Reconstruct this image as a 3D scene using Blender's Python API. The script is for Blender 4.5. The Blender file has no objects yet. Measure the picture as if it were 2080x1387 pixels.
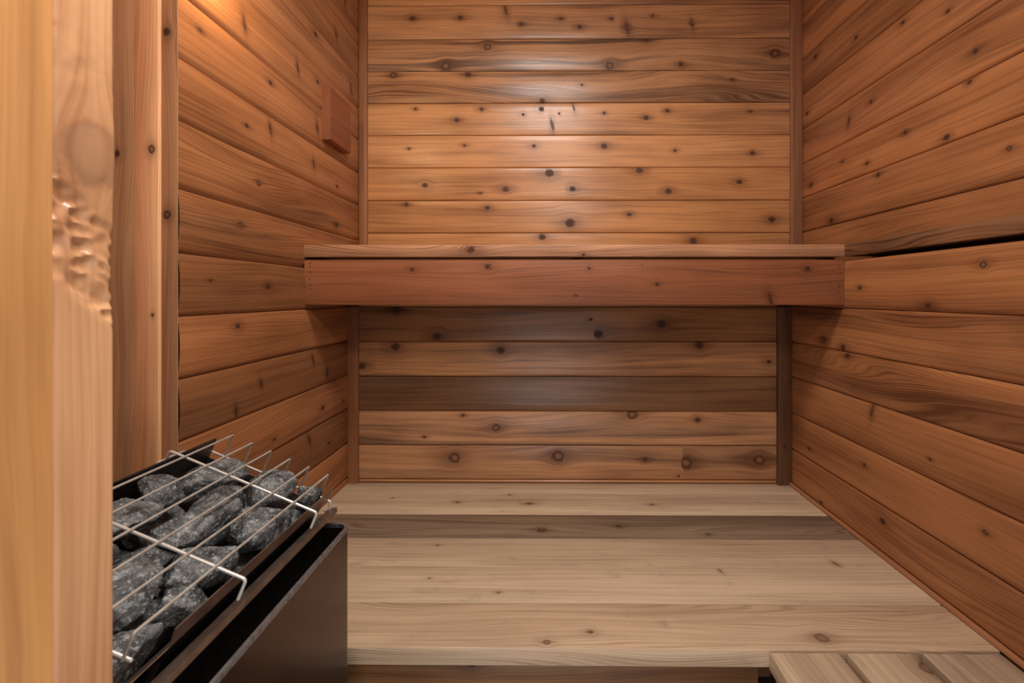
import bpy, math, random
from mathutils import Vector, noise
C = bpy.context.scene.collection
SC = bpy.context.scene
E = 1.17                      # eye height above the floor; z values written below are relative to it
R = math.radians
# ------------------------------------------------------------------ camera, light, exposure
cam_d = bpy.data.cameras.new('camera'); cam = bpy.data.objects.new('camera', cam_d); C.objects.link(cam)
cam.location = (0, 0, E); cam.rotation_euler = (R(90), 0, math.atan(914/115000.))
cam_d.sensor_width = 36; cam_d.lens = 914/2080*36; cam_d.clip_start = .02
cam_d.shift_x = (1040-1104.7)/2080; cam_d.shift_y = (600-693.5)/2080
cam_d.dof.use_dof = True; cam_d.dof.focus_distance = 1.5; cam_d.dof.aperture_fstop = 7.0
SC.camera = cam
SC.view_settings.view_transform = 'Standard'; SC.view_settings.look = 'None'
SC.view_settings.gamma = 1; SC.view_settings.use_curve_mapping = False
SC.view_settings.exposure = -0.27
w = bpy.data.worlds.new('world'); SC.world = w; w.use_nodes = True
w.node_tree.nodes['Background'].inputs[0].default_value = (.93, .96, 1, 1)
w.node_tree.nodes['Background'].inputs[1].default_value = .9
def lamp(name, kind, loc, power, color, size=None, size_y=None, aim=None):
    d = bpy.data.lights.new(name, kind); d.energy = power; d.color = color
    if kind == 'AREA':
        d.size = size
        if size_y: d.shape = 'RECTANGLE'; d.size_y = size_y
    elif size: d.shadow_soft_size = size
    o = bpy.data.objects.new(name, d); C.objects.link(o); o.location = loc
    if aim: o.rotation_euler = (Vector(aim)-Vector(loc)).to_track_quat('-Z', 'Y').to_euler()
    return o
lamp('ceiling_light', 'AREA', (.0, .72, E+1.26), 19, (1, .97, .92), .42, .34, (.05, .92, E-.5))
lamp('entry_light', 'AREA', (.14, .10, E+.80), 7.5, (1, .92, .80), .22, .16, (-.18, .60, E-.1))
lamp('low_sheen_fill', 'AREA', (-.02, -.10, E-.88), 2.6, (.98, .98, 1), .45, .55, (.0, 1.6, E-.62))  # unseen area light added low behind the camera for sheen on lower boards
lamp('wall_lamp_bulb', 'POINT', (-.72, .985, E+.77), 5.0, (1, .70, .36), .025)
# ------------------------------------------------------------------ node helpers
class NT:
    def __init__(s, name):
        s.mat = bpy.data.materials.new(name); s.mat.use_nodes = True
        s.t = s.mat.node_tree; s.bsdf = s.t.nodes['Principled BSDF']
    def n(s, typ, **k):
        x = s.t.nodes.new(typ)
        for a, b in k.items(): setattr(x, a, b)
        return x
    def put(s, sock, v):
        if v is None: return
        if isinstance(v, bpy.types.NodeSocket): s.t.links.new(v, sock)
        else: sock.default_value = v
    def m(s, op, a, b=None, c=None, clamp=False):
        x = s.n('ShaderNodeMath', operation=op, use_clamp=clamp)
        for i, v in enumerate((a, b, c)): s.put(x.inputs[i], v)
        return x.outputs[0]
    def attr(s, name):
        x = s.n('ShaderNodeAttribute', attribute_name=name); return x
    def sep(s, v):
        x = s.n('ShaderNodeSeparateXYZ'); s.put(x.inputs[0], v); return x.outputs
    def comb(s, a, b, c):
        x = s.n('ShaderNodeCombineXYZ')
        for i, v in enumerate((a, b, c)): s.put(x.inputs[i], v)
        return x.outputs[0]
    def noise(s, vec, scale=1, detail=2, rough=.5):
        x = s.n('ShaderNodeTexNoise'); s.put(x.inputs['Vector'], vec)
        x.inputs['Scale'].default_value = scale; x.inputs['Detail'].default_value = detail
        x.inputs['Roughness'].default_value = rough
        return x.outputs[0]
    def mix(s, f, a, b, mode='MIX'):
        x = s.n('ShaderNodeMix', data_type='RGBA', blend_type=mode)
        s.put(x.inputs[0], f); s.put(x.inputs[6], a); s.put(x.inputs[7], b)
        return x.outputs[2]
    def smooth(s, v, lo, hi, a=0., b=1.):
        x = s.n('ShaderNodeMapRange', interpolation_type='SMOOTHSTEP')
        s.put(x.inputs[0], v)
        for i, q in zip((1, 2, 3, 4), (lo, hi, a, b)): s.put(x.inputs[i], q)
        return x.outputs[0]
def rgb(h):                    # sRGB hex to linear
    v = [int(h[i:i+2], 16)/255 for i in (0, 2, 4)]
    return tuple(c/12.92 if c <= .04045 else ((c+.055)/1.055)**2.4 for c in v)+(1,)

def wood(name, L, D, G, kd=1., var=1., rough=.42, spec=.45, saw=.0, wear=.0, coat=0., bump=.25, k=1.0):
    """cedar: L light sapwood, D dark latewood, G the grey it is mixed with"""
    t = NT(name); m = t.m
    uv = t.sep(t.attr('uvw').outputs['Vector']); u, v, seed = uv[0], uv[1], uv[2]
    kn = t.sep(t.attr('kn').outputs['Vector']); du, dv, r = kn[0], kn[1], kn[2]
    kts = t.sep(t.attr('kt').outputs['Vector']); kt = kts[0]; ed = m('MINIMUM', kts[1], kts[2]); fade = t.smooth(ed, 0., .016); fadec = t.smooth(ed, 0., .004)
    tn = t.attr('tn'); tc = t.n('ShaderNodeSeparateColor'); t.put(tc.inputs[0], tn.outputs['Color'])
    bright, grey, streak = tc.outputs[0], tc.outputs[1], tc.outputs[2]; lines = tn.outputs['Alpha']
    spike = m('GREATER_THAN', kt, 1.5); ringed = m('MULTIPLY', m('GREATER_THAN', kt, .5), m('LESS_THAN', kt, 1.5))
    e2 = lambda x: m('EXPONENT', m('MULTIPLY', x, -1.))
    sq = lambda x: m('MULTIPLY', x, x)
    du2 = m('MULTIPLY', m('ADD', du, m('MULTIPLY', m('MULTIPLY', dv, spike), .22)), m('ADD', .85, m('MULTIPLY', spike, 1.0)))
    dv2 = m('MULTIPLY', dv, m('SUBTRACT', 1.0, m('MULTIPLY', spike, .55)))
    wob = t.noise(t.comb(m('MULTIPLY', du, 90), m('MULTIPLY', dv, 90), seed), 1, 2)
    q = m('MULTIPLY', m('DIVIDE', m('SQRT', m('ADD', sq(du2), sq(dv2))), r), m('ADD', .62, m('MULTIPLY', wob, .76)))
    core = m('MULTIPLY', t.smooth(q, .62, 1.2, 1., 0.), m('MULTIPLY', fadec, m('SUBTRACT', 1., m('MULTIPLY', spike, .3))))
    edge = m('MULTIPLY', e2(sq(m('MULTIPLY', m('SUBTRACT', q, .9), 4.2))), m('MULTIPLY', fadec, m('ADD', .35, m('MULTIPLY', ringed, .5))))
    halo = m('MULTIPLY', fade, e2(m('ADD', sq(m('DIVIDE', du2, m('MULTIPLY', r, 4.0))), sq(m('DIVIDE', dv2, m('MULTIPLY', r, 1.4))))))
    halo2 = m('MULTIPLY', fade, e2(m('ADD', sq(m('DIVIDE', du2, m('MULTIPLY', r, 2.2))), sq(m('DIVIDE', dv2, m('MULTIPLY', r, 2.4))))))
    warp = m('MULTIPLY', m('MULTIPLY', dv, fade), e2(m('ADD', sq(m('DIVIDE', du, m('MULTIPLY', r, 2.6))), sq(m('DIVIDE', dv, m('MULTIPLY', r, 2.4))))))
    nl = m('SUBTRACT', t.noise(t.comb(m('MULTIPLY', u, 1.1*k), m('MULTIPLY', v, 8.), m('MULTIPLY', seed, 7.3)), 1, 1), .5)
    nl2 = m('SUBTRACT', t.noise(t.comb(m('MULTIPLY', u, 5.*k), m('MULTIPLY', v, 30.), m('ADD', seed, 31.)), 1, 2), .5)
    g = m('ADD', v, m('MULTIPLY', nl, m('ADD', .03, m('MULTIPLY', lines, .17))))
    g = m('ADD', g, m('MULTIPLY', nl2, .006))
    g = m('SUBTRACT', g, m('MULTIPLY', warp, .9))
    s = m('ADD', .5, m('MULTIPLY', m('SINE', m('MULTIPLY', g, 6.2832*185)), .5))
    s = m('POWER', s, 3.0)
    s = m('MULTIPLY', s, t.smooth(t.noise(t.comb(m('MULTIPLY', u, 3.*k), m('MULTIPLY', g, 60.), seed), 1, 1), .25, .6))
    fine = t.noise(t.comb(m('MULTIPLY', u, 9.*k), m('MULTIPLY', g, 900.), seed), 1, 2, .6)
    med = t.noise(t.comb(m('MULTIPLY', u, 2.2*k), m('MULTIPLY', g, 110.), m('ADD', seed, 5.)), 1, 3, .6)
    st = t.noise(t.comb(m('MULTIPLY', u, .8*k), m('MULTIPLY', g, 20.), m('MULTIPLY', seed, 3.1)), 1, 3, .55)
    stm = t.smooth(st, .44, .66)
    blot = t.noise(t.comb(m('MULTIPLY', u, 3.*k), m('MULTIPLY', v, 9.), m('ADD', seed, 17.)), 1, 2)
    fac = m('ADD', m('MULTIPLY', t.smooth(med, .35, .72), .36), m('MULTIPLY', fine, .2))
    fac = m('ADD', fac, m('MULTIPLY', m('MULTIPLY', s, lines), .55))
    fac = m('ADD', fac, m('MULTIPLY', m('MULTIPLY', stm, streak), .85))
    fac = m('ADD', fac, m('MULTIPLY', halo, .38))
    fac = m('ADD', fac, m('MULTIPLY', m('SUBTRACT', blot, .5), .9*var))
    heart = t.noise(t.comb(m('MULTIPLY', u, .5*k), m('MULTIPLY', v, 13.), m('ADD', seed, 3.)), 1, 1)
    fac = m('ADD', fac, m('MULTIPLY', m('SUBTRACT', heart, .5), .95*var), clamp=True)
    col = t.mix(fac, L, D)
    gsum = m('MULTIPLY', m('ADD', grey, m('MULTIPLY', m('MULTIPLY', stm, streak), .4)), 1., clamp=True)
    col = t.mix(gsum, col, t.mix(fac, G, tuple(c*.32 for c in G[:3])+(1,)))
    if wear:
        wn = t.noise(t.comb(m('MULTIPLY', u, 14.), m('MULTIPLY', v, 22.), seed), 1, 4, .65)
        col = t.mix(m('MULTIPLY', t.smooth(wn, .56, .78), wear), col, tuple(c*.42 for c in G[:3])+(1,))
        sn = t.noise(t.comb(m('ADD', m('MULTIPLY', u, 60.), m('MULTIPLY', v, 25.)), m('MULTIPLY', v, 330.), 2.), 1, 1)
        col = t.mix(m('MULTIPLY', t.smooth(sn, .74, .80), wear*.7), col, tuple(min(1, c*1.7) for c in G[:3])+(1,))
    # knots
    cc = t.mix(t.smooth(q, .25, .75), t.mix(ringed, (.06, .02, .008, 1), (.22, .10, .045, 1)), t.mix(ringed, (.07, .022, .009, 1), (.13, .05, .021, 1)))
    col = t.mix(m('MULTIPLY', halo2, .42*kd), col, (.13, .05, .022, 1))
    col = t.mix(m('MULTIPLY', core, .9*kd), col, cc)
    col = t.mix(m('MULTIPLY', edge, .9*kd), col, (.04, .016, .009, 1))
    col = t.mix(1.0, col, t.comb(bright, bright, bright), 'MULTIPLY')
    t.put(t.bsdf.inputs['Base Color'], col)
    sawn = t.noise(t.comb(m('MULTIPLY', u, 420.), m('MULTIPLY', v, 30.), seed), 1, 1)
    h = m('ADD', m('MULTIPLY', fine, .35), m('MULTIPLY', s, m('MULTIPLY', lines, -.5)))
    h = m('ADD', h, m('MULTIPLY', sawn, saw))
    h = m('ADD', h, m('MULTIPLY', med, .5))
    h = m('ADD', h, m('MULTIPLY', edge, -.8))
    h = m('ADD', h, m('MULTIPLY', nl, 6.0))
    bp = t.n('ShaderNodeBump'); bp.inputs['Strength'].default_value = bump; bp.inputs['Distance'].default_value = .0012
    t.put(bp.inputs['Height'], h); t.put(t.bsdf.inputs['Normal'], bp.outputs[0])
    t.put(t.bsdf.inputs['Roughness'], m('ADD', m('ADD', rough-.1, m('MULTIPLY', med, .2)), m('MULTIPLY', core, .35)))
    t.bsdf.inputs['Specular IOR Level'].default_value = spec
    t.bsdf.inputs['Coat Weight'].default_value = coat; t.bsdf.inputs['Coat Roughness'].default_value = .3
    return t.mat
def metal(name, col, rough, metallic=1., dirt=.0, dcol=(.08, .045, .03, 1), sc=18., stretch=(1, 1, 1)):
    t = NT(name); tc = t.n('ShaderNodeTexCoord'); mp = t.n('ShaderNodeMapping'); mp.inputs['Scale'].default_value = stretch
    t.put(mp.inputs[0], tc.outputs['Object'])
    n1 = t.noise(mp.outputs[0], sc, 5, .65)
    t.put(t.bsdf.inputs['Base Color'], t.mix(t.m('MULTIPLY', t.smooth(n1, .42, .68), dirt), col, dcol))
    t.put(t.bsdf.inputs['Roughness'], t.m('ADD', rough-.08, t.m('MULTIPLY', n1, .2)))
    t.bsdf.inputs['Metallic'].default_value = metallic
    return t.mat
L0, D0, G0 = (.64, .305, .122, 1), (.165, .055, .018, 1), (.33, .25, .18, 1)
M_WALL = wood('cedar_wall', L0, D0, G0, rough=.30, saw=.25)
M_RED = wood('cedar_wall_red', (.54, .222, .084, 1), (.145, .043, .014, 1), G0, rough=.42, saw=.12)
M_TRIM = wood('cedar_trim', (.42, .175, .075, 1), (.19, .066, .026, 1), G0, rough=.5)
M_BENCH = wood('weathered_cedar_bench', (.68, .49, .32, 1), (.36, .21, .12, 1), (.62, .49, .355, 1), kd=.6, var=.7, rough=.5, spec=.35, wear=.45, bump=.3)
M_FASCIA = wood('cedar_fascia', (.36, .112, .040, 1), (.13, .036, .014, 1), (.36, .26, .19, 1), rough=.45, spec=.25, bump=.3)
M_NOSE = wood('cedar_bench_edge', (.48, .225, .105, 1), (.12, .042, .018, 1), (.36, .26, .19, 1), rough=.5, spec=.35, bump=.3)
M_POST = wood('cedar_post', (.80, .45, .23, 1), (.42, .19, .09, 1), G0, rough=.5)
M_JAMB = wood('cedar_jamb', (.76, .42, .21, 1), (.40, .16, .07, 1), (.6, .45, .32, 1), kd=.3, rough=.27, spec=.6, k=1.2)
M_JAMB2 = wood('varnished_jamb', (.88, .44, .15, 1), (.50, .22, .07, 1), (.50, .36, .25, 1), rough=.33, k=1.2, coat=.3)
M_BLOCK = wood('red_cedar_block', (.36, .115, .05, 1), (.22, .06, .024, 1), G0, rough=.5)
M_GUARD = metal('dark_bronze_sheet', (.075, .047, .037, 1), .22, .85, .4, (.10, .055, .04, 1), 6, (1, 1, 3))
M_RIM = metal('worn_grey_rim', (.30, .30, .32, 1), .42, .8, .6, (.10, .075, .065, 1), 120)
M_TRAY = metal('brown_heat_stained_steel', (.29, .21, .165, 1), .32, .75, .6, (.12, .065, .042, 1), 30)
M_TRAYL = metal('pale_tray_steel', (.62, .56, .54, 1), .35, 1., .4, (.25, .2, .18, 1), 60)
M_INNER = metal('blackened_steel', (.05, .042, .038, 1), .4, .7, .5, (.02, .016, .014, 1), 40)
M_ROD = metal('dull_steel_rod', (.46, .44, .40, 1), .42, .3, .6, (.30, .24, .19, 1), 90)
M_BAR = metal('bright_steel_bar', (.74, .74, .71, 1), .34, .5, .25, (.45, .38, .3, 1), 90)
def stone_mat():
    t = NT('dark_sauna_stone'); tc = t.n('ShaderNodeTexCoord'); o = tc.outputs['Object']
    big = t.noise(o, 26, 4, .6); sp = t.noise(o, 300, 3, .8); md = t.noise(o, 75, 5, .72)
    c = t.mix(t.smooth(big, .38, .66), (.045, .05, .054, 1), (.15, .158, .16, 1))
    c = t.mix(t.m('MULTIPLY', t.smooth(md, .50, .70), .85), c, (.44, .47, .475, 1))
    c = t.mix(t.m('MULTIPLY', t.smooth(sp, .55, .66), .6), c, (.62, .65, .65, 1))
    c = t.mix(t.m('MULTIPLY', t.smooth(md, .46, .30), .85), c, (.012, .012, .014, 1))
    rust = t.noise(o, 34, 3, .6)
    c = t.mix(t.m('MULTIPLY', t.smooth(rust, .62, .78), .5), c, (.12, .065, .035, 1))
    t.put(t.bsdf.inputs['Base Color'], c)
    t.put(t.bsdf.inputs['Roughness'], t.smooth(sp, .4, .65, .5, .16))
    bp = t.n('ShaderNodeBump'); bp.inputs['Strength'].default_value = 1.; bp.inputs['Distance'].default_value = .0028
    t.put(bp.inputs['Height'], t.m('ADD', md, t.m('MULTIPLY', sp, .4))); t.put(t.bsdf.inputs['Normal'], bp.outputs[0])
    return t.mat
M_STONE = stone_mat()
M_DARK = metal('cable_black', (.02, .02, .02, 1), .5, 0.)
def glow_mat():
    t = NT('lit_lamp_glass'); t.bsdf.inputs['Base Color'].default_value = (.9, .8, .6, 1)
    t.bsdf.inputs['Emission Color'].default_value = (1, .6, .28, 1); t.bsdf.inputs['Emission Strength'].default_value = 6
    return t.mat
M_GLOW = glow_mat()
# ------------------------------------------------------------------ geometry helpers
class WM:
    """wood mesh: boards with per-corner grain, knot and tone attributes"""
    def __init__(s): s.v = []; s.f = []; s.uvw = []; s.kn = []; s.kt = []; s.tn = []
    def board(s, org, ud, u0, u1, prof, knots=(), tone=(1, 0, .3, .3), seed=0, caps=True, closed=True, uoff=0, div=None):
        """prof: list of (3D offset from org, v coordinate); extruded along ud from u0 to u1"""
        org = Vector(org); ud = Vector(ud)
        ks = sorted([k for k in knots if u0-.03 < k[0] < u1+.03])
        cuts = [u0]; cell = []
        if ks:
            i = 0; merged = []
            for k in ks:
                if merged and k[0]-merged[-1][0] < .022: 
                    if k[2] > merged[-1][2]: merged[-1] = k
                    continue
                merged.append(k)
            for a, b in zip(merged, merged[1:]): cuts.append((a[0]*b[2]+b[0]*a[2])/(a[2]+b[2])); cell.append(a)
            cell.append(merged[-1])
        else: cell = [None]
        cuts.append(u1)
        nc, n0, n = len(cuts)-1, len(s.v), len(prof)
        for c in cuts:
            for p, _ in prof: s.v.append(org+Vector(p)+ud*c)
        rng = n if closed else n-1
        for j in range(nc):
            k = cell[j]
            for i in range(rng):
                i2 = (i+1) % n; v1 = prof[i][1]; v2 = prof[i2][1] if i2 else prof[0][1]+s.per
                if not i2 and not closed: continue
                idx = (n0+j*n+i, n0+(j+1)*n+i, n0+(j+1)*n+i2, n0+j*n+i2)
                s.f.append(idx)
                for (uu, vv) in ((cuts[j], v1), (cuts[j+1], v1), (cuts[j+1], v2), (cuts[j], v2)):
                    s.uvw.append((uu+uoff, vv+seed*.37, seed))
                    if k: s.kn.append((uu-k[0], vv-k[1], k[2]*.88)); s.kt.append((k[3], uu-cuts[j] if j else .1, cuts[j+1]-uu if j < nc-1 else .1))
                    else: s.kn.append((9, 9, .01)); s.kt.append((0, .1, .1))
                    s.tn.append(tone)
        if caps and closed:
            for j, rev in ((0, 1), (nc, 0)):
                ids = [n0+j*n+i for i in range(n)]
                pts = [Vector(prof[i][0]) for i in range(n)]
                order = list(range(n))
                if rev: order.reverse()
                s.f.append(tuple(ids[i] for i in order))
                for i in order:
                    p = pts[i]; w_ = ud.orthogonal().normalized(); x_ = ud.cross(w_)
                    s.uvw.append((p.dot(w_)*.5, p.dot(x_)+seed*.37, seed)); s.kn.append((9, 9, .01)); s.kt.append((0, .1, .1))
                    s.tn.append((tone[0]*.8, tone[1], tone[2], min(1, tone[3]+.3)))
    per = 0
    def build(s, name, mat, parent=None, sharp=25):
        me = bpy.data.meshes.new(name); me.from_pydata([tuple(v) for v in s.v], [], s.f)
        fl = lambda L_: [x for y in L_ for x in y]
        me.attributes.new('uvw', 'FLOAT_VECTOR', 'CORNER').data.foreach_set('vector', fl(s.uvw))
        me.attributes.new('kn', 'FLOAT_VECTOR', 'CORNER').data.foreach_set('vector', fl(s.kn))
        me.attributes.new('kt', 'FLOAT_VECTOR', 'CORNER').data.foreach_set('vector', fl(s.kt))
        me.attributes.new('tn', 'FLOAT_COLOR', 'CORNER').data.foreach_set('color', fl(s.tn))
        return finish(me, name, mat, parent, sharp)
def finish(me, name, mat, parent, sharp=25):
    me.validate(); me.update()
    me.polygons.foreach_set('use_smooth', [True]*len(me.polygons)); me.set_sharp_from_angle(angle=R(sharp))
    me.materials.append(mat)
    o = bpy.data.objects.new(name, me); C.objects.link(o)
    if parent: o.parent = parent; o.matrix_parent_inverse = parent.matrix_world.inverted()
    return o
def set_base(o, p):
    """put a mesh object's origin at p without moving the mesh"""
    p = Vector(p); o.data.transform(__import__('mathutils').Matrix.Translation(-p)); o.location = p
def wall_prof(nd, z0, z1, gap=.0012, top=(.004, .003), bot=(.008, .004), deep=.009, bulge=0.):
    """profile of one wall board from z0 up to z1; nd = direction into the room; returns (offset, v)"""
    nd = Vector(nd); P = []
    def a(z, d): P.append((nd*d+Vector((0, 0, z)), z))
    a(z0, -deep); a(z0+gap, -deep)
    a(z0+gap, -bot[1])
    for k in (1, 2, 3):
        t = k/3*math.pi/2; a(z0+gap+bot[0]*(1-math.cos(t)) if 0 else z0+gap+bot[0]*k/3, -bot[1]*(1-math.sin(t)))
    nb = 6
    h0, h1 = z0+gap+bot[0], z1-gap-top[0]
    for k in range(1, nb):
        t = k/nb; a(h0+(h1-h0)*t, bulge*math.sin(math.pi*t))
    for k in (3, 2, 1):
        t = k/3*math.pi/2; a(z1-gap-top[0]*k/3, -top[1]*(1-math.sin(t)))
    a(z1-gap, -top[1]); a(z1-gap, -deep); a(z1, -deep)
    return P
def box_prof(ad, bd, a0, a1, b0, b1, ch=.002, v0=None, vb=False):
    """closed rectangular cross-section with softened corners. The face at b1 (facing +bd) carries v = a (knots lie there)."""
    ad, bd = Vector(ad), Vector(bd); P = []
    c = min(ch, (a1-a0)/3, (b1-b0)/3); cs = c*.3
    pts = [(a0+c, b1), (a1-c, b1), (a1-cs, b1-cs), (a1, b1-c), (a1, b0+c), (a1-cs, b0+cs), (a1-c, b0), (a0+c, b0), (a0+cs, b0+cs), (a0, b0+c), (a0, b1-c), (a0+cs, b1-cs)]
    L_ = a0+c; prev = None
    for p in pts:
        if prev: L_ += math.dist(p, prev)
        P.append((ad*p[0]+bd*p[1], L_)); prev = p
    return P, L_-(a0+c)+math.dist(pts[-1], pts[0])
def plank(wm, ud, ad, bd, u, a, b, **k):
    ch = k.pop('ch', .002)
    P, per = box_prof(ad, bd, a[0], a[1], b[0], b[1], ch); wm.per = per
    # keep winding outward
    ud_, ad_, bd_ = Vector(ud), Vector(ad), Vector(bd)
    wm.board((0, 0, 0), ud, u[0], u[1], P, closed=True, **k)
def recalc(o):
    import bmesh
    b = bmesh.new(); b.from_mesh(o.data); bmesh.ops.recalc_face_normals(b, faces=b.faces); b.to_mesh(o.data); b.free()
def tag(o, label=None, cat=None, group=None, kind=None):
    for k, v in (('label', label), ('category', cat), ('group', group), ('kind', kind)):
        if v: o[k] = v
    return o
def empty(name, loc):
    o = bpy.data.objects.new(name, None); C.objects.link(o); o.location = loc; o.empty_display_size = .05
    bpy.context.view_layer.update(); return o
class SM:
    """plain mesh: boxes, sheets, tubes"""
    def __init__(s): s.v = []; s.f = []
    def loft(s, rings, closed=True, caps=False):
        n0 = len(s.v); n = len(rings[0])
        for r_ in rings: s.v += [tuple(p) for p in r_]
        for j in range(len(rings)-1):
            for i in range(n if closed else n-1):
                i2 = (i+1) % n; s.f.append((n0+j*n+i, n0+(j+1)*n+i, n0+(j+1)*n+i2, n0+j*n+i2))
        if caps: s.f.append(tuple(range(n0, n0+n))[::-1]); s.f.append(tuple(range(n0+(len(rings)-1)*n, n0+len(rings)*n)))
    def tube(s, pts, r, seg=10, bend=.006):
        pts = [Vector(p) for p in pts]; Q = [pts[0]]
        for a, b, c in zip(pts, pts[1:], pts[2:]):
            d1 = (a-b).normalized(); d2 = (c-b).normalized(); e = min(bend, (a-b).length*.45, (c-b).length*.45)
            for k in range(5):
                t = k/4; p = (b+d1*e)*(1-t)**2+b*2*t*(1-t)+(b+d2*e)*t*t; Q.append(p)
        Q.append(pts[-1])
        up = (Q[1]-Q[0]).orthogonal().normalized(); rings = []
        for i, p in enumerate(Q):
            d = (Q[min(i+1, len(Q)-1)]-Q[max(i-1, 0)]).normalized()
            up = (up-d*up.dot(d)).normalized(); sd = d.cross(up)
            rings.append([p+(up*math.cos(2*math.pi*k/seg)+sd*math.sin(2*math.pi*k/seg))*r for k in range(seg)])
        d0 = (Q[0]-Q[1]).normalized(); d1 = (Q[-1]-Q[-2]).normalized()
        rings = [[Q[0]+d0*r*.5+(p-Q[0])*.6 for p in rings[0]]]+rings+[[Q[-1]+d1*r*.5+(p-Q[-1])*.6 for p in rings[-1]]]
        s.loft(rings, True, True)
    def box(s, lo, hi):
        x0, y0, z0 = lo; x1, y1, z1 = hi
        s.loft([[(x0, y0, z0), (x1, y0, z0), (x1, y1, z0), (x0, y1, z0)], [(x0, y0, z1), (x1, y0, z1), (x1, y1, z1), (x0, y1, z1)]], True, True)
    def sheet(s, path, th, z0, z1):
        """vertical sheet following an XY path"""
        path = [Vector(p) for p in path]; inn = []
        for i, p in enumerate(path):
            a = path[max(i-1, 0)]; b = path[min(i+1, len(path)-1)]; d = (b-a).normalized(); inn.append(p+Vector((-d.y, d.x))*th)
        s.loft([[(p.x, p.y, z0), (p.x, p.y, z1), (q.x, q.y, z1), (q.x, q.y, z0)] for p, q in zip(path, inn)], True, True)
    def build(s, name, mat, parent=None, sharp=35):
        me = bpy.data.meshes.new(name); me.from_pydata(s.v, [], s.f)
        o = finish(me, name, mat, parent, sharp); recalc(o); return o
K_BACK_UP = [(-0.556, 1.143, 0.0108, 0), (-0.359, 1.145, 0.0099, 0), (-0.172, 1.175, 0.0108, 2), (0.057, 1.179, 0.0072, 0), (0.055, 1.139, 0.0072, 0), (0.263, 1.137, 0.0072, 0), (-0.109, 1.117, 0.0081, 0), (0.133, 1.104, 0.0099, 0), (0.328, 1.097, 0.0135, 2), (0.433, 1.148, 0.0054, 0), (0.594, 1.114, 0.0081, 2), (0.408, 1.054, 0.0126, 0), (-0.246, 1.023, 0.0135, 1), (-0.419, 0.946, 0.0161, 1), (0.258, 0.945, 0.0161, 1), (0.549, 0.95, 0.0108, 0), (0.933, 0.991, 0.0161, 1), (-0.635, 0.91, 0.0126, 1), (-0.327, 0.911, 0.0126, 0), (-0.022, 0.802, 0.0117, 0), (0.142, 0.865, 0.0054, 0), (0.759, 0.884, 0.0045, 0), (-0.545, 0.77, 0.0063, 0), (-0.374, 0.723, 0.0099, 0), (-0.272, 0.768, 0.009, 0), (-0.025, 0.768, 0.0108, 0), (0.109, 0.773, 0.0081, 2), (-0.1, 0.745, 0.0063, 0), (0.048, 0.749, 0.0054, 0), (0.02, 0.701, 0.0135, 2), (0.234, 0.751, 0.0063, 0), (0.406, 0.731, 0.0099, 0), (0.493, 0.76, 0.0081, 0), (0.832, 0.755, 0.0045, 0), (-0.572, 0.606, 0.0054, 0), (-0.342, 0.619, 0.0063, 0), (-0.055, 0.616, 0.0081, 0), (0.234, 0.614, 0.0126, 0), (0.525, 0.596, 0.0063, 0), (0.842, 0.585, 0.009, 0), (-0.506, 0.455, 0.0108, 0), (0.008, 0.504, 0.0179, 0), (-0.173, 0.438, 0.0126, 0), (0.103, 0.439, 0.0117, 0), (0.378, 0.514, 0.0135, 0), (0.497, 0.429, 0.0126, 0), (0.788, 0.466, 0.0108, 0), (-0.278, 0.422, 0.0045, 0), (-0.583, 0.376, 0.0081, 0), (-0.248, 0.361, 0.0108, 0), (0.093, 0.297, 0.0197, 0), (0.337, 0.333, 0.009, 0), (0.921, 0.311, 0.0135, 0), (-0.022, 0.241, 0.0144, 0), (0.599, 0.225, 0.0144, 0)]
K_BACK_LOW = [(-0.591, -0.058, 0.0142, 0), (-0.431, -0.16, 0.0159, 0), (0.198, -0.15, 0.0177, 0), (0.443, -0.111, 0.0177, 0), (0.17, -0.093, 0.0071, 0), (-0.593, -0.2, 0.0159, 0), (-0.182, -0.212, 0.0159, 0), (0.59, -0.192, 0.0159, 0), (0.858, -0.256, 0.0088, 0), (-0.724, -0.275, 0.0142, 0), (-0.2, -0.514, 0.0142, 1), (0.33, -0.463, 0.0177, 1), (0.583, -0.483, 0.0106, 0), (-0.329, -0.467, 0.0062, 0), (-0.48, -0.551, 0.0053, 0), (0.317, -0.563, 0.0053, 0), (-0.361, -0.632, 0.0195, 1), (0.042, -0.624, 0.0212, 1), (0.537, -0.649, 0.0221, 1), (0.821, -0.637, 0.0195, 1), (0.379, -0.636, 0.0071, 0), (0.513, -0.702, 0.0053, 0)]
K_LEFT = [(1.001, 0.593, 0.0049, 0), (1.148, 0.696, 0.0085, 2), (1.257, 0.596, 0.0062, 0), (1.394, 0.708, 0.008, 2), (1.516, 0.722, 0.0062, 0), (1.513, 0.567, 0.0087, 2), (1.157, 0.438, 0.0057, 0), (1.256, 0.468, 0.0082, 2), (1.49, 0.436, 0.0073, 2), (1.657, 0.403, 0.0061, 0), (1.205, 0.303, 0.0064, 1), (1.129, 0.178, 0.006, 1), (1.651, 0.259, 0.0088, 0), (1.502, 0.875, 0.0086, 0), (1.514, 0.848, 0.005, 0), (1.774, 0.818, 0.0102, 2), (1.649, 0.961, 0.0081, 2), (1.72, 1.123, 0.0085, 2), (1.239, 0.025, 0.0076, 0), (1.12, -0.077, 0.0074, 0), (1.209, -0.239, 0.006, 2), (1.115, -0.29, 0.0073, 2), (1.577, -0.273, 0.0078, 2), (1.481, -0.213, 0.0073, 2), (1.542, -0.387, 0.0089, 0), (1.27, -0.408, 0.0052, 0), (1.458, -0.468, 0.0084, 2), (1.587, -0.522, 0.0052, 0), (1.702, -0.399, 0.0056, 0), (1.027, 0.034, 0.0034, 0)]
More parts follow.
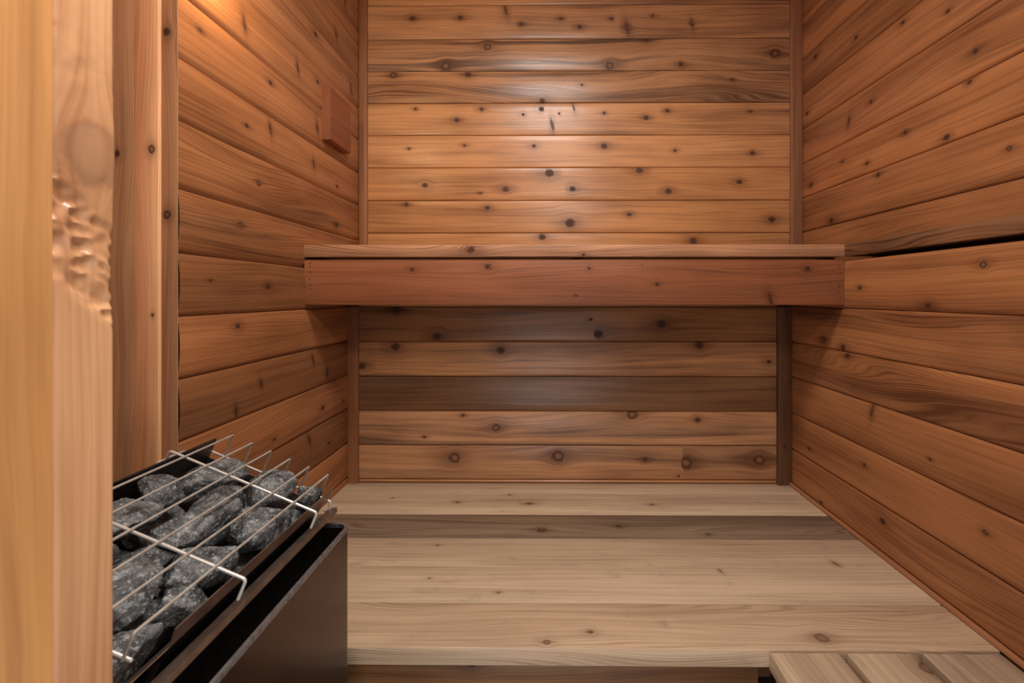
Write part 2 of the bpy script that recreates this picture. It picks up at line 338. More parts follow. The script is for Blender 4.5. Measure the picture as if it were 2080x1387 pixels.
K_RIGHT_UP = [(1.325, 0.799, 0.0066, 0), (1.177, 0.738, 0.0058, 0), (1.524, 0.87, 0.0067, 0), (1.102, 0.594, 0.0073, 0), (1.753, 0.926, 0.0087, 0), (1.81, 0.73, 0.007, 0), (1.562, 0.6, 0.0078, 2), (1.317, 0.474, 0.0065, 0), (1.182, 0.412, 0.0091, 0), (1.118, 0.526, 0.0068, 0), (1.595, 0.472, 0.0053, 0), (1.474, 0.43, 0.0065, 0), (1.423, 0.379, 0.0071, 0), (1.021, 0.331, 0.0056, 1), (1.786, 0.436, 0.0099, 0), (1.657, 0.274, 0.011, 0), (1.455, 0.622, 0.0064, 0)]
K_RIGHT_LOW = [(0.978, 0.067, 0.0076, 1), (1.362, 0.023, 0.0068, 0), (1.119, -0.025, 0.008, 0), (1.541, -0.15, 0.0115, 1), (1.439, -0.165, 0.0107, 0), (1.419, -0.189, 0.0088, 0), (1.311, -0.336, 0.0098, 2), (1.622, -0.55, 0.005, 0), (1.342, -0.503, 0.005, 0), (1.113, -0.403, 0.0041, 0), (1.27, -0.633, 0.0095, 0), (0.973, -0.509, 0.0054, 1), (1.553, -0.71, 0.0048, 0)]
K_DECK = [(-0.138, 1.647, 0.0056, 0), (-0.318, 1.586, 0.0081, 0), (-0.063, 1.579, 0.0108, 0), (0.364, 1.574, 0.008, 0), (-0.019, 1.4, 0.0111, 1), (0.492, 1.38, 0.0071, 1), (-0.321, 1.313, 0.0037, 0), (0.225, 1.427, 0.0081, 0), (-0.002, 0.947, 0.0065, 1), (0.585, 0.964, 0.0131, 1), (-0.559, 1.618, 0.0037, 0), (0.093, 0.977, 0.0061, 0), (0.458, 1.197, 0.0054, 2), (0.784, 1.23, 0.0063, 2), (-0.305, 1.159, 0.0033, 0), (-0.121, 1.105, 0.0038, 0)]
K_FASCIA = [(-0.432, 0.083, 0.0063, 0), (-0.191, 0.092, 0.0094, 0), (0.349, 0.036, 0.0063, 0), (0.133, 0.086, 0.0047, 0), (0.707, -0.013, 0.011, 2), (0.824, 0.086, 0.0078, 0), (0.091, 0.0, 0.0031, 0)]
K_NOSE = [(-0.243, 0.145, 0.0125, 0), (0.114, 0.129, 0.0047, 0)]
K_POST = [(-0.824, 0.304, 0.0071, 1), (-0.896, 0.295, 0.0061, 0), (-0.798, 0.169, 0.0081, 1), (-0.799, 0.553, 0.0081, 0), (-0.822, -0.041, 0.0031, 0)]
# ------------------------------------------------------------------ dimensions (metres)
XL, XR, XRU = -.777, .940, 1.040          # left wall, right wall below and above the ledge
YB, YBU = 1.752, 1.854                    # back wall below and above the upper bench
DZ = -.730                                # lower bench top
YF = .930                                 # lower bench front edge
CEIL = 1.33
X3, Y3, Z3 = Vector((1, 0, 0)), Vector((0, 1, 0)), Vector((0, 0, 1))
random.seed(5)
def kin(K, a, b): return [k for k in K if a <= k[1] < b]
def rowwall(wm, org, ud, nd, u0, u1, rows, K, seed0, **pk):
    for i, (z0, z1, tone, *ex) in enumerate(rows):
        kw = dict(pk); kw.update(ex[0] if ex else {})
        wm.board(org, ud, u0, u1, wall_prof(nd, z0, z1, **kw), kin(K, z0, z1), tone, seed0+i*1.37, caps=False, closed=False)
# back wall: upper field and lower field, each of horizontal cedar boards (z0, z1, (brightness, grey, streak, lines))
wb = WM()
up = [(.06, .1235, (.9, 0, .2, .3)), (.1235, .2576, (.90, .0, .1, .25)), (.2576, .3915, (.93, .0, .15, .25)), (.3915, .527, (1.0, 0, .1, .3)),
      (.527, .660, (1.14, .10, .1, .15)), (.660, .793, (1.02, .12, .25, .2)), (.793, .925, (1.0, .24, .5, .8), dict(bulge=.0045)),
      (.925, 1.057, (1.0, .28, 1.0, .5), dict(bulge=.0035)), (1.057, 1.197, (1.08, .24, .30, .4), dict(bulge=.002)), (1.197, 1.34, (1, .2, .5, .4))]
rowwall(wb, (0, YBU, E), X3, -Y3, -1.2, 1.2, up, K_BACK_UP, 3, top=(.0025, .002), bot=(.005, .003))
dn = [(-1.17, -1.0, (.9, 0, .3, .3)), (-1.0, -.868, (.9, 0, .3, .3)), (-.868, -.735, (.9, 0, .3, .3)), (-.735, -.718, (1.05, .15, 0, .2)), (-.718, -.584, (1.22, .3, .35, .3), dict(bulge=.003)), (-.584, -.451, (1.5, .35, .5, .35), dict(bulge=.003)),
      (-.451, -.316, (.50, .22, .25, .15)), (-.316, -.180, (1.12, .15, .35, .3)), (-.180, -.045, (.62, .0, .35, .3)), (-.045, .06, (.8, 0, .3, .3))]
rowwall(wb, (0, YB, E), X3, -Y3, -.9, 1.05, dn, K_BACK_LOW, 41, top=(.0025, .002), bot=(.007, .0045), bulge=.0015)
b = WM(); plank(wb, X3, Y3, Z3, (-.9, 1.2), (YB-.005, YBU+.01), (E+.05, E+.062), seed=60)
plank(wb, X3, Z3, Y3, (-1.2, 1.25), (0, E+CEIL+.02), (YBU+.012, YBU+.04), seed=61)
tag(wb.build('wall_back', M_WALL), 'horizontal knotty cedar boards of the wall behind both benches', 'wall', kind='structure')
# left wall
wl = WM()
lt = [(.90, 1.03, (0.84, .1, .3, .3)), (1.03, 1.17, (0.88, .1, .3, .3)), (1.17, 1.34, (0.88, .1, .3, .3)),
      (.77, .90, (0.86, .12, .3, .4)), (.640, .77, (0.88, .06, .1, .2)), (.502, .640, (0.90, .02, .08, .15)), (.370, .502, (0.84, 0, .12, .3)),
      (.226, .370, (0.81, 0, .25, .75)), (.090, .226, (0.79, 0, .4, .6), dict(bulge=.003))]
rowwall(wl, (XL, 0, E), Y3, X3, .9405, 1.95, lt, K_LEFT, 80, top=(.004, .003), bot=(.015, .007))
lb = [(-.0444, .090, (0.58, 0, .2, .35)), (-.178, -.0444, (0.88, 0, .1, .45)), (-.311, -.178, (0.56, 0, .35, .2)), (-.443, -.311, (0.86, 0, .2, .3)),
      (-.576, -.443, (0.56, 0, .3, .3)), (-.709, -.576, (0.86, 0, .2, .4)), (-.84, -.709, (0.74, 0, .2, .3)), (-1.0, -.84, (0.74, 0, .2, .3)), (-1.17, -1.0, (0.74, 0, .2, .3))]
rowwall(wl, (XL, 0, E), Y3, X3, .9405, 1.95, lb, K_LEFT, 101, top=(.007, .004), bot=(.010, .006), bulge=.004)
near = [(z, z+.133, (.9, .05, .2, .3)) for z in [-1.17+.133*i for i in range(19)]]
rowwall(wl, (-.95, 0, E), Y3, X3, .25, .97, near, [], 130, top=(.004, .003), bot=(.008, .004))
plank(wl, Y3, Z3, X3, (.25, 1.9), (0, E+CEIL+.02), (-1.0, -.965), seed=132)
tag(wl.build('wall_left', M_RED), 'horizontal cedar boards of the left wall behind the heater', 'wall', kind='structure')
# right wall: upper field stands 10 cm back above the ledge
wr = WM()
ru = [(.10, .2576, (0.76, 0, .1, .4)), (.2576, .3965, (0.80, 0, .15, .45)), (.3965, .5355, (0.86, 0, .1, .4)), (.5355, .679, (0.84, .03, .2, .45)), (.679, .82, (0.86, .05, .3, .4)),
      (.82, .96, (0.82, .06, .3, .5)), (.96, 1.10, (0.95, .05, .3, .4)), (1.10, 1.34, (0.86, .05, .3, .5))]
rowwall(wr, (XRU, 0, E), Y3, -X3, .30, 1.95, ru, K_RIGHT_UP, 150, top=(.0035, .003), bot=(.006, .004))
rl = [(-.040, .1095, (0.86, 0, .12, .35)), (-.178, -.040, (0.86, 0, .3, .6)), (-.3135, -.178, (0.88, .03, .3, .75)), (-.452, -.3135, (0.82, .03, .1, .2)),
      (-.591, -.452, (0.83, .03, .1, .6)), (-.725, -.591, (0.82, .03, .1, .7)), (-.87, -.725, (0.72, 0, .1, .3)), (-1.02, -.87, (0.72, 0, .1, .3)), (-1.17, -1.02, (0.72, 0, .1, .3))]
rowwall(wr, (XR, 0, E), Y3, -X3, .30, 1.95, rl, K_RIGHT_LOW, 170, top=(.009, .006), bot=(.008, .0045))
plank(wr, Y3, Z3, X3, (.25, 1.9), (0, E+CEIL+.02), (XRU+.012, XRU+.04), seed=172)
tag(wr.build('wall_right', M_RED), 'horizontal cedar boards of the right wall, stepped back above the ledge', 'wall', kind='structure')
# ceiling and floor
wc = WM()
for i in range(14):
    y0 = .30+i*.12; plank(wc, X3, Y3, -Z3, (-1.0, 1.1), (y0, y0+.1185), (-(E+CEIL+.02), -(E+CEIL)), seed=200+i, tone=(1, .05, .2, .3))
o = wc.build('ceiling', M_WALL); recalc(o); tag(o, 'cedar board ceiling', 'ceiling', kind='structure')
def tile_mat():
    t = NT('grey_floor_tile'); tc = t.n('ShaderNodeTexCoord'); br = t.n('ShaderNodeTexBrick'); br.offset = 0
    t.put(br.inputs['Vector'], tc.outputs['Object']); br.inputs['Color1'].default_value = (.32, .28, .24, 1); br.inputs['Color2'].default_value = (.28, .25, .21, 1)
    br.inputs['Mortar'].default_value = (.12, .11, .10, 1); br.inputs['Scale'].default_value = 1; br.inputs['Brick Width'].default_value = .3; br.inputs['Row Height'].default_value = .3
    br.inputs['Mortar Size'].default_value = .004; t.put(t.bsdf.inputs['Base Color'], br.outputs[0]); t.bsdf.inputs['Roughness'].default_value = .5
    return t.mat
fl = SM(); fl.box((-1.3, -.9, -.03), (1.3, 2.0, 0)); tag(fl.build('floor', tile_mat()), 'grey tiled floor under the benches', 'floor', kind='structure')
# front wall around the doorway
wf = WM()
for a, b_, z0, z1 in ((-1.0, -.452, 0, E+CEIL), (.48, 1.08, 0, E+CEIL), (-.452, .48, E+.95, E+CEIL)):
    n = max(1, round((z1-z0)/.133)); h = (z1-z0)/n
    for i in range(n): plank(wf, X3, Z3, Y3, (a, b_), (z0+h*i, z0+h*(i+1)-.001), (.27, .30), seed=230+i, tone=(.95, .05, .2, .3))
o = wf.build('wall_front', M_WALL); recalc(o); tag(o, 'cedar boards around the sauna doorway', 'wall', kind='structure')
# corner trims
def trim(name, ud, ad, bd, u, a, b, mat, label, tone, seed, knots=(), ch=.002):
    wm = WM(); plank(wm, ud, ad, bd, u, a, b, tone=tone, seed=seed, knots=knots, ch=ch)
    o = wm.build(name, mat); recalc(o); tag(o, label, 'trim', kind='structure'); return o
trim('trim_1', Z3, X3, -Y3, (E+.062, E+CEIL), (-.776, -.7405), (-YBU, -1.839), M_TRIM, 'dark corner strip above the upper bench on the left', (.75, 0, .3, .5), 300, ch=.006)
trim('trim_2', Z3, X3, -Y3, (E+.062, E+CEIL), (.9917, 1.039), (-YBU, -1.836), M_TRIM, 'corner strip above the upper bench on the right', (.9, .12, .3, .4), 302, ch=.004)
trim('trim_3', Z3, X3, -Y3, (E+DZ, E-.045), (-.776, -.7344), (-YB, -1.738), M_TRIM, 'corner strip under the upper bench on the left', (.85, 0, .2, .4), 304)
trim('trim_4', Z3, X3, -Y3, (E+DZ-.006, E-.045), (.8863, .939), (-YB, -1.734), M_TRIM, 'dark corner strip under the upper bench on the right', (.42, .1, .4, .5), 306, [(E-.58, .912, .004, 0), (E-.33, .93, .003, 0)])
trim('trim_5', Y3, Z3, -X3, (.30, 1.425), (E+.1225, E+.161), (-XRU+.0, -.936), M_NOSE, 'ledge cap along the right wall level with the upper bench', (.52, 0, .4, 1.), 308)
trim('trim_6', Y3, Z3, -X3, (.30, 1.735), (E+DZ, E+DZ+.011), (-.9395, -.928), M_TRIM, 'thin strip where the lower bench meets the right wall', (1.2, .1, .1, .2), 310)
# post beside the heater: two boards, the left one standing proud
KP = K_POST
wm = WM(); KPL = [(k[1]+E, k[0], k[2], k[3]) for k in KP if k[0] < -.811]
plank(wm, Z3, X3, -Y3, (0, E+CEIL), (-.945, -.8605), (-.972, -.930), tone=(.66, .0, .25, .6), seed=312, knots=[k for k in KPL if k[1] < -.86], ch=.0006)
plank(wm, Z3, X3, -Y3, (0, E+CEIL), (-.8604, -.8105), (-.972, -.930), tone=(1.28, .08, .1, .4), seed=313.6, knots=[k for k in KPL if k[1] >= -.86], ch=.0006)
o = wm.build('trim_7', M_POST); recalc(o); tag(o, 'vertical post with red and pale halves behind the heater', 'trim', kind='structure')
wm = WM(); KPR = [(k[1]+E, k[0], k[2], k[3]) for k in KP if k[0] > -.811]
plank(wm, Z3, X3, -Y3, (0, E+CEIL), (-.810, -.7765), (-.9405, -.938), tone=(.72, .0, .5, .6), seed=314, knots=KPR, ch=.0006)
plank(wm, Z3, X3, -Y3, (0, E+CEIL), (-.810, -.789), (-.975, -.941), tone=(.72, .0, .5, .6), seed=314, ch=.0006)
o = wm.build('trim_8', M_POST); recalc(o); tag(o, 'darker narrow vertical board between the pale post and the left wall', 'trim', kind='structure')
# ------------------------------------------------------------------ door frame in the near foreground
dj = empty('door_1', (-.40, .34, 0)); tag(dj, 'blurred pale door jamb of knotty wood at the left edge of view', 'door frame', kind='structure')
def jamb():
    """dense face so that the torn grain under the knot is real relief"""
    wm = WM(); K = [(E+.108, .345, .021, 1)]
    n0 = 0
    y0, y1, x0, x1 = .318, .3635, -.352, -.45
    NZ, NY = 900, 26
    z_ = [0, E-.25]+[E-.25+i*.55/260 for i in range(1, 261)]+[E+CEIL]
    def d(y, z):
        zz = z-E
        dz = zz+(y-.318)*.9
        m1 = max(0, min(1, (dz-.010)/.010))*max(0, min(1, (.095-dz)/.008))
        a = -abs(noise.noise(Vector(((y*55-zz*30), zz*75+y*40, 1.3))))*.007+noise.noise(Vector((y*120+zz*60, zz*170, 4)))*.0016
        m2 = math.exp(-((zz-.175)/.03)**2)
        b = noise.fractal(Vector((y*80, zz*60, 7.3)), 1, 2, 3)*.0007
        k = math.exp(-(((y-.347)/.018)**2+((zz-.118)/.030)**2))*.003
        return (a-.0006)*m1+b*m2+k
    cols = []
    for j in range(NY+1):
        y = y0+(y1-y0)*j/NY
        cols.append([(x0-(.0022*(1-min(1, (j/NY)/.06))**2)-(.0022*(1-min(1, (1-j/NY)/.06))**2)+d(y, z), y, z) for z in z_])
    V = []; F = []; UV = []
    for c in cols: V += c
    n = len(z_)
    for j in range(NY):
        for i in range(n-1):
            F.append((j*n+i, (j+1)*n+i, (j+1)*n+i+1, j*n+i+1))
            for q in F[-1]: UV.append((V[q][2], V[q][1]))
    b0 = len(V)
    V += [(x1, y0, z_[0]), (x1, y1, z_[0]), (x1, y1, z_[-1]), (x1, y0, z_[-1])]
    F += [tuple([b0, b0+3]+[i for i in range(n-1, -1, -1)]), tuple([b0+1]+[NY*n+i for i in range(n)]+[b0+2]), (b0, b0+1, b0+2, b0+3)]
    for f in F[-3:]:
        for q in f: UV.append((V[q][2], V[q][1]))
    wm.v = V; wm.f = F; wm.uvw = [(a, b_+.7, 9.1) for a, b_ in UV]
    k = K[0]
    wm.kn = [(a-k[0], (b_-k[1])*1.0, k[2]) if abs(a-k[0]) < .3 else (9, 9, .01) for a, b_ in UV]
    wm.kt = [(1, .1, .1)]*len(UV); wm.tn = [(1.05, .05, .25, .3)]*len(UV)
    o = wm.build('jamb_board', M_JAMB, dj, 40); recalc(o); return o
jamb()
wm = WM(); plank(wm, Z3, Y3, X3, (0, E+CEIL), (.266, .317), (-.45, -.3505), tone=(1.05, .0, .45, .1), seed=21.3, ch=.002)
o = wm.build('casing_board', M_JAMB2, dj); recalc(o); o['label'] = 'orange varnished outer board'
dr = empty('door_2', (.44, .34, 0)); tag(dr, 'door jamb on the other side of the doorway', 'door frame', kind='structure')
wm = WM(); plank(wm, Z3, Y3, -X3, (0, E+.95), (.27, .364), (-.48, -.43), seed=25, tone=(1, 0, .3, .3)); o = wm.build('jamb_board', M_JAMB, dr); recalc(o)
wm = WM(); plank(wm, X3, Y3, -Z3, (-.35, .43), (.27, .364), (-E-.95, -E-.91), seed=26, tone=(1, 0, .3, .3)); o = wm.build('head_board', M_JAMB, dr); recalc(o)
# ------------------------------------------------------------------ upper bench
ub = empty('upper_bench', (.08, 1.62, E-.03)); tag(ub, 'upper cedar bench with deep front board spanning the back wall', 'bench')
XW0, XW1 = XL+.001, .939
wm = WM()
plank(wm, X3, Z3, -Y3, (XW0-.002, .936), (E+.1225, E+.161), (-1.52, -1.425), tone=(1.25, .15, .1, 1.0), seed=401, knots=[(k[0], k[1]+E, k[2], k[3]) for k in K_NOSE])
o = wm.build('front_edge', M_NOSE, ub); recalc(o); wm = WM()
for i in range(3):
    y0 = 1.525+i*.108; plank(wm, X3, Y3, Z3, (XW0, .935 if y0 < 1.74 else .935), (y0, min(y0+.104, 1.85)), (E+.1225, E+.161), tone=(.9, .1, .2, .6), seed=403+i)
o = wm.build('deck', M_BENCH, ub); recalc(o)
wm = WM(); plank(wm, X3, Z3, -Y3, (XW0-.001, .9385), (E-.030, E+.114), (-1.470, -1.432), tone=(.88, .1, .12, .5), seed=411, knots=[(k[0], k[1]+E, k[2], k[3]) for k in K_FASCIA], ch=.0015)
o = wm.build('front_board', M_FASCIA, ub); recalc(o); o['label'] = 'wide flat front board under the bench edge'
def piece(name, mat, par, *a, **k):
    w_ = WM(); plank(w_, *a, **k); o = w_.build(name, mat, par); recalc(o); return o
for x0 in (XW0, .08, .90): piece('joist', M_TRIM, ub, Y3, Z3, X3, (1.472, 1.745), (E+.06, E+.121), (x0, x0+.036), tone=(.7, .1, .2, .3), seed=415)
for (x, z) in ((-.758, .104), (-.758, .094), (-.757, .075), (-.759, .052), (-.758, .034), (-.757, .022), (.925, .092), (.926, .070), (.921, .034), (.924, .028), (.922, .012), (.926, -.004), (-.18, .10), (-.18, .085), (.30, .098)):
    sm = SM(); sm.tube([(x, 1.4309, E+z), (x, 1.436, E+z)], .0016, 8); sm.build('nail', M_DARK, ub)
# ------------------------------------------------------------------ lower bench
lw = empty('lower_bench', (.08, 1.3, 0)); tag(lw, 'wide lower bench of greyed cedar planks running across under the upper bench', 'bench')
wm = WM()
TH = .037
rows = [(YF, 1.0675, (1.0, .18, .3, .8)), (1.0675, 1.209, (1.10, .5, .05, .1)), (1.209, 1.353, (.95, .3, .1, .08)), (1.353, 1.499, (.47, .15, .5, .9)), (1.499, 1.655, (1.10, .40, .2, .2)), (1.655, 1.7515, (.95, .35, .1, .3))]
for i, (y0, y1, tone) in enumerate(rows):
    plank(wm, X3, Y3, Z3, (XW0, .9285), (y0+.0007, y1-.0007), (E+DZ-TH, E+DZ), tone=tone, seed=430+i*2.3, knots=[k for k in K_DECK if y0 <= k[1] < y1], ch=.0025 if i == 0 else .0018)
o = wm.build('deck', M_BENCH, lw); recalc(o)
wm = WM()
for i in range(5):
    z1 = E+DZ-TH-.14*i-.001
    if z1 > .03: plank(wm, X3, Z3, -Y3, (XW0, .45), (max(.002, z1-.139), z1), (-.99, -.965), tone=(.48, .0, .3, .4), seed=450+i, knots=[(-.165, z1-.02, .012, 0)] if i == 0 else ())
o = wm.build('riser', M_WALL, lw); recalc(o); o['label'] = 'darker board set back under the front edge'
for x0 in (XW0, .05, .40): piece('leg', M_TRIM, lw, Z3, X3, -Y3, (0, E+DZ-TH), (x0, x0+.04), (-1.04, -.992), tone=(.6, .1, .2, .3), seed=460)
for x0 in (XW0, .80): piece('leg', M_TRIM, lw, Z3, X3, -Y3, (0, E+DZ-TH), (x0, x0+.05), (-1.72, -1.66), tone=(.6, .1, .2, .3), seed=461)
for x0 in (XW0, .05, .40, .84): piece('joist', M_TRIM, lw, Y3, Z3, X3, (.992, 1.74), (E+DZ-TH-.07, E+DZ-TH-.0005), (x0+.052, x0+.09), tone=(.6, .1, .2, .3), seed=462)
# side bench at the right
sb = empty('side_bench', (.69, .65, 0)); tag(sb, 'slatted cedar side bench running toward the viewer along the right wall', 'bench')
wm = WM()
for i, (x0, x1) in enumerate(((.456, .598), (.6145, .752), (.7675, .9285))):
    plank(wm, Y3, X3, Z3, (.34, YF-.002), (x0, x1), (E+DZ-TH-.003, E+DZ-.004), tone=((.92, .35, .3, .3), (.95, .38, .25, .3), (.80, .42, .35, .3))[i], seed=470+i*1.7, knots=[(.893, .748, .014, 1)] if i == 1 else (), ch=.0016)
o = wm.build('deck', M_BENCH, sb); recalc(o)
piece('rail', M_TRIM, sb, Y3, Z3, -X3, (.36, .926), (E+DZ-TH-.10, E+DZ-TH-.0035), (-.51, -.468), tone=(.55, .1, .3, .4), seed=475)
piece('rail', M_TRIM, sb, Y3, Z3, -X3, (.36, .926), (E+DZ-TH-.10, E+DZ-TH-.0035), (-.92, -.88), tone=(.55, .1, .3, .4), seed=476)
for x0 in (.468, .88):
    for y0 in (.36, .88): piece('leg', M_TRIM, sb, Z3, X3, -Y3, (0, E+DZ-TH-.10), (x0, x0+.04), (-y0-.04, -y0), tone=(.55, .1, .3, .4), seed=478)
# ------------------------------------------------------------------ wooden cover block on the left wall
wm = WM(); plank(wm, Y3, Z3, X3, (1.542, 1.70), (E+.537, E+.720), (XL-.001, -.7455), tone=(.82, 0, .25, .2), seed=490, ch=.006)
o = wm.build('vent_cover', M_BLOCK); recalc(o); set_base(o, (XL, 1.62, E+.63))
tag(o, 'small thick reddish wooden block fixed on the left wall beside the corner', 'vent cover')
# wall lamp, just above the frame
wlp = empty('wall_lamp', (XL, 1.0, E+.92)); tag(wlp, 'small lit wall lamp high on the left wall above the heater', 'lamp')
sm = SM(); sm.box((XL, .95, E+.90), (XL+.02, 1.05, E+1.0)); sm.build('base', M_TRIM, wlp)
sm = SM()
rings = [[(-.70+.032*s_*math.cos(a*math.pi/8), 1.0+.032*s_*math.sin(a*math.pi/8), z) for a in range(16)] for s_, z in ((.5, E+.97), (1, E+.95), (1.1, E+.91), (1, E+.875), (.55, E+.855))]
sm.loft(rings, True, True); sm.build('glass_globe', M_GLOW, wlp)
sm = SM(); sm.tube([(XL+.01, 1.0, E+.975), (-.70, 1.0, E+.978)], .008); sm.build('arm', M_RIM, wlp)
# ------------------------------------------------------------------ sauna heater
ht = empty('sauna_heater', (-.53, .64, 0)); tag(ht, 'dark metal electric sauna heater with sloping open stone tray at the left', 'heater')
P0 = Vector((-.4158, 0, E-.3395)); AD = Vector((-.924, 0, .383)); ND = Vector((.383, 0, .924))
def T(t, y, n): return P0+AD*t+ND*n+Vector((0, y, 0))
def arc(cx, cy, r, a0, a1, n=8): return [(cx+r*math.cos(R(a0+(a1-a0)*i/n)), cy+r*math.sin(R(a0+(a1-a0)*i/n))) for i in range(n+1)]
gx, gz = -.373, E-.4326
path = [(-.70, .400)]+arc(gx-.022, .422, .022, -90, 0)+arc(gx-.022, .832, .022, 0, 90)+[(-.70, .854)]
sm = SM(); sm.sheet(path, .0035, .10, gz-.004); o = sm.build('outer_guard', M_GUARD, ht); o['label'] = 'dark bronze outer sheet with rounded corner'
sm = SM(); sm.sheet([(x+(.0004 if x > -.4 else 0), y) for x, y in path], .0055, gz-.007, gz); sm.build('guard_rim', M_RIM, ht)
sm = SM(); lx, lz = -.402, E-.4056      # inner body with a bent lip
sm.loft([[(lx, y, lz), (lx-.002, y, lz-.003), (lx-.018, y, lz-.018), (lx-.018, y, .14), (lx-.0195, y, .14), (lx-.0195, y, lz-.018), (lx-.004, y, lz-.004)] for y in (.415, .838)], True, True)
sm.loft([[(lx-.020, y, .14), (lx-.020, y, E-.485), (-.69, y, E-.392), (-.69, y, .14)] for y in (.418, .836)], True, True)
sm.build('inner_body', M_INNER, ht)
sm = SM(); sm.loft([[(lx+.0006, y, lz+.002), (lx+.0014, y, lz-.007), (lx-.001, y, lz-.008), (lx-.014, y, lz-.003), (lx-.014, y, lz)] for y in (.38, .855)], True, True)
o = sm.build('lip', M_TRAY, ht); o['label'] = 'brown heat-stained bent lip'
# stone tray: front rim sheet, far plate, wall-side plate, bottom
sm = SM()
rim = lambda y, lo: [T(-.0174, y, -.019), T(-.0186, y, -.019), T(-.0186, y, lo), T(-.0174, y, lo)]
sm.loft([rim(.488, -.030), rim(.4885, -.026), rim(.492, -.0440), rim(.852, -.044)], True, True)
sm.loft([[T(-.0186, y, -.0440), T(-.0174, y, -.0440), T(-.006, y, -.060), T(-.0075, y, -.060)] for y in (.40, .845)], True, True)
sm.build('tray_rim', M_TRAY, ht)
sm = SM(); sm.loft([[T(t, .838, -.050), T(t, .8395, -.050), T(t, .8395, -.10), T(t, .838, -.10)] for t in (-.012, .25)], True, True)
o = sm.build('far_plate', M_TRAYL, ht); o['label'] = 'pale steel end plate of the tray'
sm = SM(); sm.loft([[T(.215, y, -.012), T(.218, y, -.012), T(.218, y, -.12), T(.215, y, -.12)] for y in (.42, .838)], True, True)
sm.loft([[T(-.01, y, -.125), T(-.01, y, -.13), T(.25, y, -.13), T(.25, y, -.125)] for y in (.42, .838)], True, True)
sm.loft([[T(-.0160, y, -.030), T(-.0150, y, -.030), T(-.009, y, -.126), T(-.0100, y, -.126)] for y in (.50, .838)], True, True)
sm.build('stone_tray', M_INNER, ht)
sm = SM(); sm.tube([T(.228, .79, -.055), T(.228, .785, -.022), T(.228, .728, -.022), T(.228, .722, -.055)], .0022); sm.build('handle', M_ROD, ht)
sm = SM()
for x in (-.64, -.41):
    for y in (.43, .82): sm = SM(); sm.box((x-.012, y-.012, 0), (x+.012, y+.012, .1395)); sm.build('leg', M_INNER, ht)
grill = empty('grille', T(.1, .65, 0)); grill.parent = ht; grill.matrix_parent_inverse = ht.matrix_world.inverted(); bpy.context.view_layer.update()
for pts in ([T(.225, .74, -.03), T(.225, .74, -.004), T(-.040, .74, -.004), T(-.040, .74, -.031)],
            [T(.225, .565, -.03), T(.225, .565, -.004), T(-.040, .565, -.004), T(-.040, .565, -.031)],
            [T(.225, .85, -.045), T(-.024, .85, -.045), T(-.028, .85, -.062), T(-.020, .85, -.066)],
            [T(.225, .455, -.033), T(-.005, .455, -.033)]):
    sm = SM(); sm.tube(pts, .0021, 10, .005); o = sm.build('cross_bar', M_BAR, grill); o['label'] = 'bright steel cross bar'
for k in range(6):
    sm = SM(); t = k*.039
    sm.tube([T(t, .449, -.03), T(t, .449, 0), T(t, .85, 0), T(t, .85, -.0435)], .0018, 10, .003)
    sm.build('rod', M_ROD, grill)
# stones
def ico(sub):
    import bmesh
    b = bmesh.new(); bmesh.ops.create_icosphere(b, subdivisions=sub, radius=1)
    V = [v.co.copy() for v in b.verts]; F = [tuple(v.index for v in f.verts) for f in b.faces]; b.free(); return V, F
IV, IF = ico(5)
TOP = 0
def stone(t, y, n, L, W, H, ang, seed, label, tilt=0.):
    rnd = random.Random(seed); V = []
    pl = []
    for i in range(13):
        d = Vector((rnd.gauss(0, 1), rnd.gauss(0, 1), rnd.gauss(0, 1))).normalized(); pl.append((d, rnd.uniform(.50, .80)))
    pl.append((Vector((.3*rnd.uniform(-1, 1), .3*rnd.uniform(-1, 1), 1)).normalized(), .58))
    off = Vector((seed*3.7, seed*1.3, 2))
    ca, sa = math.cos(R(ang)), math.sin(R(ang))
    for v in IV:
        r = 1.0
        for d, h in pl:
            q = v.dot(d)
            if q > 0: r = min(r, h/q)
        r = r*(1+.06*noise.fractal(v*1.6+off, 1, 2, 4))-.05*abs(noise.noise(v*3.2+off))-.035*abs(noise.noise(v*8+off))+.018*noise.noise(v*19+off)
        p = v*r
        a_, b_, c_ = p.x*L/2*1.28, p.y*W/2*1.32, p.z*H/2*1.28
        c_ += a_*tilt
        V.append(AD*(a_*ca-b_*sa)+Vector((0, 1, 0))*(a_*sa+b_*ca)+ND*c_)
    me = bpy.data.meshes.new('sauna_stone'); me.from_pydata([tuple(v) for v in V], [], IF)
    o = finish(me, 'sauna_stone', M_STONE, None, 70); o.location = T(t, y, n); recalc(o)
    tag(o, label, 'stone', 'sauna stones in the heater tray'); return o
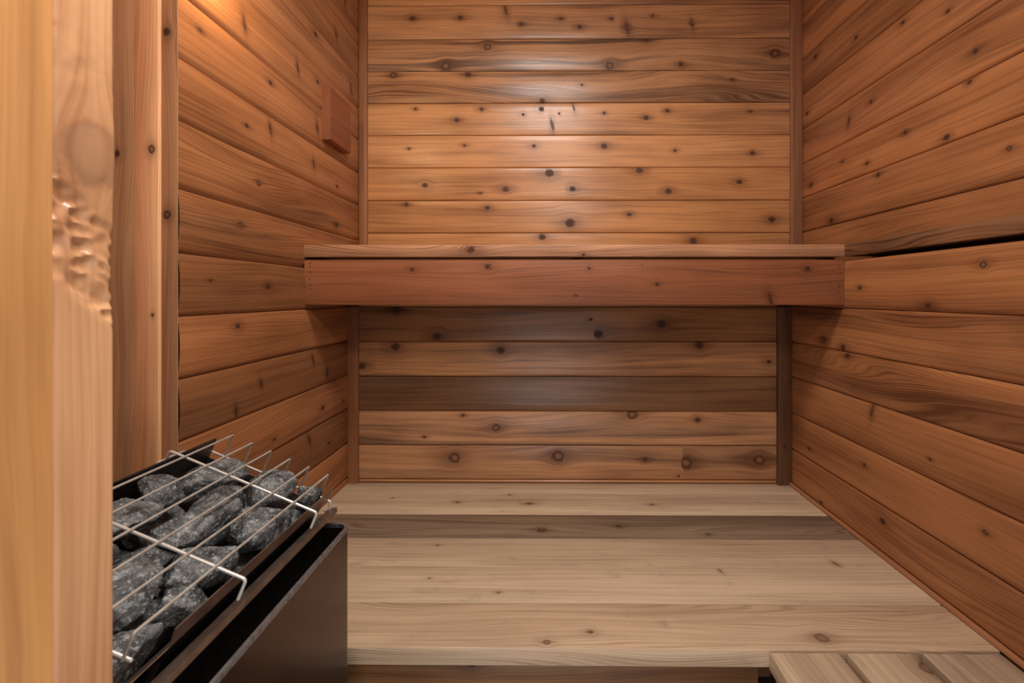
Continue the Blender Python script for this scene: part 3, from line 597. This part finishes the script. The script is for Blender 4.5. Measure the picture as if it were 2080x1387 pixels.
ST = [
 (0.168, 0.780, -0.047, .132, .076, .052, 100, 'longest dark stone at the far left of the heater tray, highest under the bars'),
 (0.1697, 0.6045, -0.0363, .105, .070, .060, 100, 'dark rounded stone nearest the door jamb, between the two bright cross bars'),
 (0.1805, 0.6850, -0.0333, .060, .050, .050, 100, 'small dark stone against the wall side of the tray beside the jamb'),
 (0.1138, 0.7475, -0.0536, .100, .045, .060, 98, 'narrow dark stone wedged beside the longest far left stone'),
 (0.087, 0.6554, -0.0293, .135, .072, .055, 104, 'large grey angular stone in the middle of the heater tray'),
 (0.0757, 0.7902, -0.0249, .088, .070, .055, 92, 'lumpy bluish grey stone under the far bright cross bar'),
 (0.0283, 0.7408, -0.0533, .075, .052, .055, 100, 'dark stone close to the front rim below the hooked far bar'),
 (0.0052, 0.8165, -0.0322, .050, .040, .045, 120, 'small pale speckled stone at the far corner of the tray rim'),
 (0.0201, 0.6933, -0.029, .112, .062, .055, 107, 'smooth grey slab stone resting by the front rim, mid tray'),
 (0.0984, 0.5732, -0.0518, .098, .058, .055, 112, 'brown topped stone under the near bright cross bar'),
 (0.0456, 0.6041, -0.0458, .085, .055, .050, 118, 'low flat stone by the rim just under the near hooked bar'),
 (0.0593, 0.5039, -0.034, .085, .068, .060, 115, 'broad grey stone with pale glints in front of the near cross bar'),
 (0.0248, 0.466, -0.0615, .092, .052, .060, 95, 'nearest large stone, ending in a point over the open tray end'),
 (0.1369, 0.5317, -0.0415, .060, .050, .050, 90, 'dark stone half hidden by the door jamb near the near cross bar'),
 (0.0169, 0.5462, -0.0447, .060, .040, .050, 110, 'small stone with light streaks against the rim, front half of tray'),
 (0.055, 0.448, -0.102, .050, .040, .040, 120, 'dark low stone at the bottom of the open near end'),
]
for i, s_ in enumerate(ST): stone(*s_[:7], 11+i*3, s_[7])
for i, (t, y, n) in enumerate(((0.1703, 0.6882, -0.091), (0.1027, 0.7171, -0.0951), (0.0298, 0.6822, -0.0958), (0.1402, 0.6, -0.09), (0.0739, 0.6277, -0.0957), (0.0496, 0.5414, -0.0899), (0.0399, 0.8029, -0.0817), (0.1331, 0.8026, -0.0958), (0.0991, 0.4942, -0.0953))):
    stone(t, y, n, .085, .07, .055, 100+i*37, 90+i, 'dark stone in the lower layer, glimpsed between the top stones')
